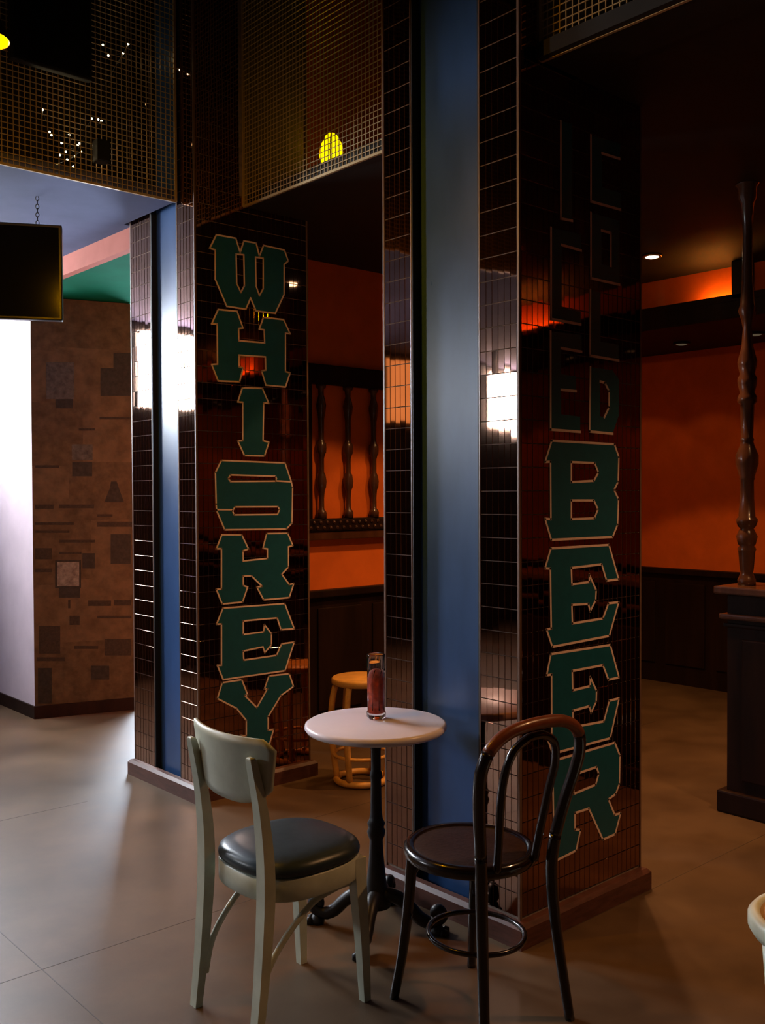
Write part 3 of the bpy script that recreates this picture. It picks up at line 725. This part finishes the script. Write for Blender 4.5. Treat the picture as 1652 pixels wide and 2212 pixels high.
# ================================================================== cream chair with dark vinyl seat
def superell(n, a, b, e, c=(0, 0)):
    out = []
    for k in range(n):
        t = 2*math.pi*k/n; ct, st = math.cos(t), math.sin(t)
        out.append((c[0]+a*math.copysign(abs(ct)**(2/e), ct), c[1]+b*math.copysign(abs(st)**(2/e), st)))
    return out
def stack(rings, cap=True):
    """rings: list of (list of xy, z)"""
    mb = MB(); n = len(rings[0][0]); vs = []; fs = []
    for pts_, z in rings: vs += [(x, y, z) for x, y in pts_]
    for i in range(len(rings)-1):
        for k in range(n): fs.append((i*n+k, i*n+(k+1) % n, (i+1)*n+(k+1) % n, (i+1)*n+k))
    if cap: fs += [tuple(range(n-1, -1, -1)), tuple(range((len(rings)-1)*n, len(rings)*n))]
    return mb.add(vs, fs, True)
def cream_chair(loc, rz, label):
    r = empty('cream_chair', loc, rz); wm = M['chair_white']
    sc = lambda k, n=40: superell(n, 0.205*k, 0.200*k, 2.7, (0.030, 0))
    stack([(sc(0.985), 0.397), (sc(1.0), 0.402), (sc(1.0), 0.460), (sc(0.97), 0.465)]).build('seat_apron', wm, r)
    stack([(sc(0.95), 0.464), (sc(1.0), 0.472), (sc(1.01), 0.484), (sc(0.985), 0.498), (sc(0.90), 0.510), (sc(0.7), 0.519), (sc(0.4), 0.524), (sc(0.1), 0.526)]).build('seat_pad', M['vinyl'], r)
    for s in (-1, 1):
        # rear post, curved
        prof_ = [(-0.213, 0.0, 0.012, 0.017), (-0.192, 0.17, 0.015, 0.019), (-0.176, 0.36, 0.018, 0.021), (-0.172, 0.46, 0.019, 0.021), (-0.175, 0.56, 0.018, 0.020), (-0.190, 0.69, 0.015, 0.018), (-0.212, 0.80, 0.012, 0.015), (-0.221, 0.838, 0.010, 0.013), (-0.223, 0.846, 0.005, 0.008)]
        P = smooth_pts([(x, z, 0) for x, z, a, b in prof_], 3); Wd = smooth_pts([(a, b, 0) for x, z, a, b in prof_], 3)
        y = 0.163*s
        secs = [[(p.x-w.x, y-w.y, p.y), (p.x+w.x, y-w.y, p.y), (p.x+w.x, y+w.y, p.y), (p.x-w.x, y+w.y, p.y)] for p, w in zip(P, Wd)]
        MB().rects(secs).build('rear_leg', wm, r)
        # front leg, tapered
        yf = 0.158*s; xf = 0.175
        secs = []
        for z, h, ex in ((0.0, 0.013, 0.025), (0.2, 0.017, 0.016), (0.41, 0.021, 0.0), (0.46, 0.021, 0.0)):
            secs.append([(xf+ex-h, yf+0.008*s*(1-z/0.46)-h, z), (xf+ex+h, yf+0.008*s*(1-z/0.46)-h, z), (xf+ex+h, yf+0.008*s*(1-z/0.46)+h, z), (xf+ex-h, yf+0.008*s*(1-z/0.46)+h, z)])
        MB().rects(secs).build('front_leg', wm, r)
        # bent brace
        MB().tube(smooth_pts([(-0.185, 0.150*s, 0.10), (-0.160, 0.150*s, 0.20), (-0.095, 0.152*s, 0.285), (0.0, 0.155*s, 0.360), (0.09, 0.155*s, 0.382), (0.15, 0.155*s, 0.384)], 4), 0.0105, 8, flat=0.8).build('bent_brace', wm, r)
    # bent plywood backrest
    n, mz = 24, 8
    mb = MB(); vs = []; fs = []
    def xb(y): return -0.207+0.050*(abs(y)/0.215)**2.2
    for side in (0, 1):
        for j in range(mz+1):
            t = j/mz
            for i in range(n+1):
                u = -1+2*i/n
                # rounded trapezoid outline
                half = 0.192+0.026*t
                y = u*half
                zlo = 0.690+0.055*abs(u)**3.5; zhi = 0.893+0.004*abs(u)-0.032*max(0, abs(u)-0.86)/0.14
                z = zlo+(zhi-zlo)*t
                x = xb(y)-0.028*(z-0.69)/0.2
                vs.append((x+(0.011 if side else 0.0), y, z))
    N1 = (n+1)*(mz+1)
    idx = lambda s_, j, i: s_*N1+j*(n+1)+i
    for j in range(mz):
        for i in range(n):
            fs.append((idx(0, j, i), idx(0, j, i+1), idx(0, j+1, i+1), idx(0, j+1, i)))
            fs.append((idx(1, j, i), idx(1, j+1, i), idx(1, j+1, i+1), idx(1, j, i+1)))
    for i in range(n):
        fs.append((idx(0, 0, i), idx(1, 0, i), idx(1, 0, i+1), idx(0, 0, i+1)))
        fs.append((idx(0, mz, i), idx(0, mz, i+1), idx(1, mz, i+1), idx(1, mz, i)))
    for j in range(mz):
        fs.append((idx(0, j, 0), idx(0, j+1, 0), idx(1, j+1, 0), idx(1, j, 0)))
        fs.append((idx(0, j, n), idx(1, j, n), idx(1, j+1, n), idx(0, j+1, n)))
    mb.add(vs, fs, True); mb.build('backrest', wm, r)
    tag(r, label, 'chair')
    return r
cream_chair((1.778, 2.487, 0), 0.0, 'cream enamel chair with dark slate vinyl seat, drawn up to the round table')

# ================================================================== dark bentwood chair
def bentwood(loc, rz, label):
    r = empty('bentwood_chair', loc, rz)
    circ = lambda rad, n=40, c=(0.022, 0.006): [(c[0]+1.02*rad*math.cos(2*math.pi*k/n), c[1]+rad*0.98*math.sin(2*math.pi*k/n)) for k in range(n)]
    stack([(circ(0.198), 0.4700), (circ(0.206), 0.4760), (circ(0.208), 0.4900), (circ(0.205), 0.5020), (circ(0.196), 0.5090), (circ(0.183), 0.5080), (circ(0.176), 0.5020)], False).build('seat_ring', M['bent'], r)
    stack([(circ(0.196), 0.4720), (circ(0.180), 0.5000), (circ(0.17), 0.5035), (circ(0.10), 0.5025), (circ(0.02), 0.5020)]).build('seat_panel', M['seat_brown'], r)
    # rear legs: the lower part of the hoop
    def hoop_low(s): return [(-0.225, 0.176*s, 0.0), (-0.205, 0.163*s, 0.15), (-0.186, 0.150*s, 0.32), (-0.178, 0.146*s, 0.46), (-0.186, 0.155*s, 0.56)]
    for s in (-1, 1):
        MB().tube(smooth_pts(hoop_low(s), 4), [0.0150+0.0035*min(1, k/10) for k in range(17)], 12).build('rear_leg', M['bent'], r)
        MB().tube(smooth_pts([(0.182+0.02, 0.150*s+0.016*s, 0.0), (0.178, 0.150*s, 0.15), (0.158, 0.140*s, 0.32), (0.148, 0.134*s, 0.475)], 4), [0.0145+0.0045*k/12 for k in range(13)], 12).build('front_leg', M['bent'], r)
    hoop = [(-0.186, 0.155, 0.56), (-0.205, 0.178, 0.67), (-0.228, 0.200, 0.77), (-0.241, 0.203, 0.83), (-0.252, 0.180, 0.885), (-0.258, 0.125, 0.920), (-0.262, 0.05, 0.934)]
    full = hoop + [(x, -y, z) for x, y, z in reversed(hoop)]
    hp = smooth_pts(full, 5)
    cut = [i for i, p in enumerate(hp) if p.z > 0.875]
    i0, i1 = cut[0], cut[-1]
    MB().tube(hp[:i0+1], 0.0185, 12).build('back_post', M['bent'], r)
    MB().tube(hp[i1:], 0.0185, 12).build('back_post', M['bent'], r)
    MB().tube(hp[i0:i1+1], 0.0186, 12).build('top_rail', M['bent_red'], r)
    inner = [(-0.172, 0.078, 0.495), (-0.186, 0.085, 0.58), (-0.212, 0.100, 0.72), (-0.232, 0.104, 0.80), (-0.246, 0.085, 0.862), (-0.252, 0.04, 0.892), (-0.253, 0.0, 0.898)]
    fi = inner + [(x, -y, z) for x, y, z in reversed(inner[:-1])]
    MB().tube(smooth_pts(fi, 5), 0.0125, 10).build('inner_hoop', M['bent'], r)
    MB().tube([(0.0+0.153*math.cos(a), 0.146*math.sin(a), 0.235) for a in [2*math.pi*k/36 for k in range(36)]], 0.0085, 8, True).build('ring_stretcher', M['bent'], r)
    for s in (-1, 1):
        MB().tube(smooth_pts([(0.150, 0.128*s, 0.40), (0.10, 0.13*s, 0.455), (0.0, 0.15*s, 0.474)], 4), 0.007, 8).build('corner_brace', M['bent'], r)
    tag(r, label, 'chair')
bentwood((2.205, 2.055, 0), math.radians(86), 'dark bentwood cafe chair with round seat and looped back, in front of the BEER lettering')

# ================================================================== honey wood barrel stool
st = empty('barrel_stool', (3.475, 4.10, 0))
MB().lathe([(0, 0.545), (0.150, 0.545), (0.162, 0.552), (0.163, 0.575), (0.155, 0.584), (0, 0.586)], (0, 0), 40).build('seat', M['bamboo'], st)
MB().tube([(0.138*math.cos(a), 0.138*math.sin(a), 0.020) for a in [2*math.pi*k/36 for k in range(36)]], 0.018, 10, True).build('foot_ring', M['bamboo'], st)
MB().tube([(0.150*math.cos(a), 0.150*math.sin(a), 0.16) for a in [2*math.pi*k/36 for k in range(36)]], 0.010, 8, True).build('stretcher_ring', M['bamboo'], st)
for k in range(6):
    a = math.radians(22+60*k)
    pr_ = [(0.134, 0.03), (0.150, 0.14), (0.164, 0.27), (0.166, 0.36), (0.156, 0.47), (0.138, 0.548)]
    MB().tube(smooth_pts([(R_*math.cos(a), R_*math.sin(a), z) for R_, z in pr_], 3), 0.017, 8).build('leg', M['bamboo'], st)
tag(st, 'honey coloured barrel-shaped wooden stool under the spindle screen', 'stool')

# ================================================================== white stool with tan pad at the frame edge
ws = empty('white_stool', (2.580, 1.137, 0))
MB().lathe([(0.168, 0.405), (0.188, 0.412), (0.200, 0.432), (0.200, 0.458), (0.190, 0.470), (0.176, 0.472), (0.168, 0.464), (0.168, 0.405)], (0, 0), 44, cap=False).build('seat_rim', M['chair_white'], ws)
MB().lathe([(0, 0.43), (0.170, 0.43), (0.172, 0.462), (0.14, 0.470), (0.07, 0.474), (0, 0.475)], (0, 0), 36).build('seat_pad', M['tan_seat'], ws)
ra = math.atan2(-RT.y, -RT.x)
for k in range(4):
    a = ra+math.radians(8+90*k)
    MB().tube([(0.165*math.cos(a), 0.165*math.sin(a), 0.43), (0.150*math.cos(a), 0.150*math.sin(a), 0.2), (0.135*math.cos(a), 0.135*math.sin(a), 0.0)], [0.021, 0.018, 0.014], 10).build('leg', M['chair_white'], ws)
MB().tube([(0.146*math.cos(t), 0.146*math.sin(t), 0.16) for t in [2*math.pi*k/32 for k in range(32)]], 0.009, 8, True).build('stretcher_ring', M['chair_white'], ws)
tag(ws, 'white painted round stool with tan pad, standing away from the table', 'stool')
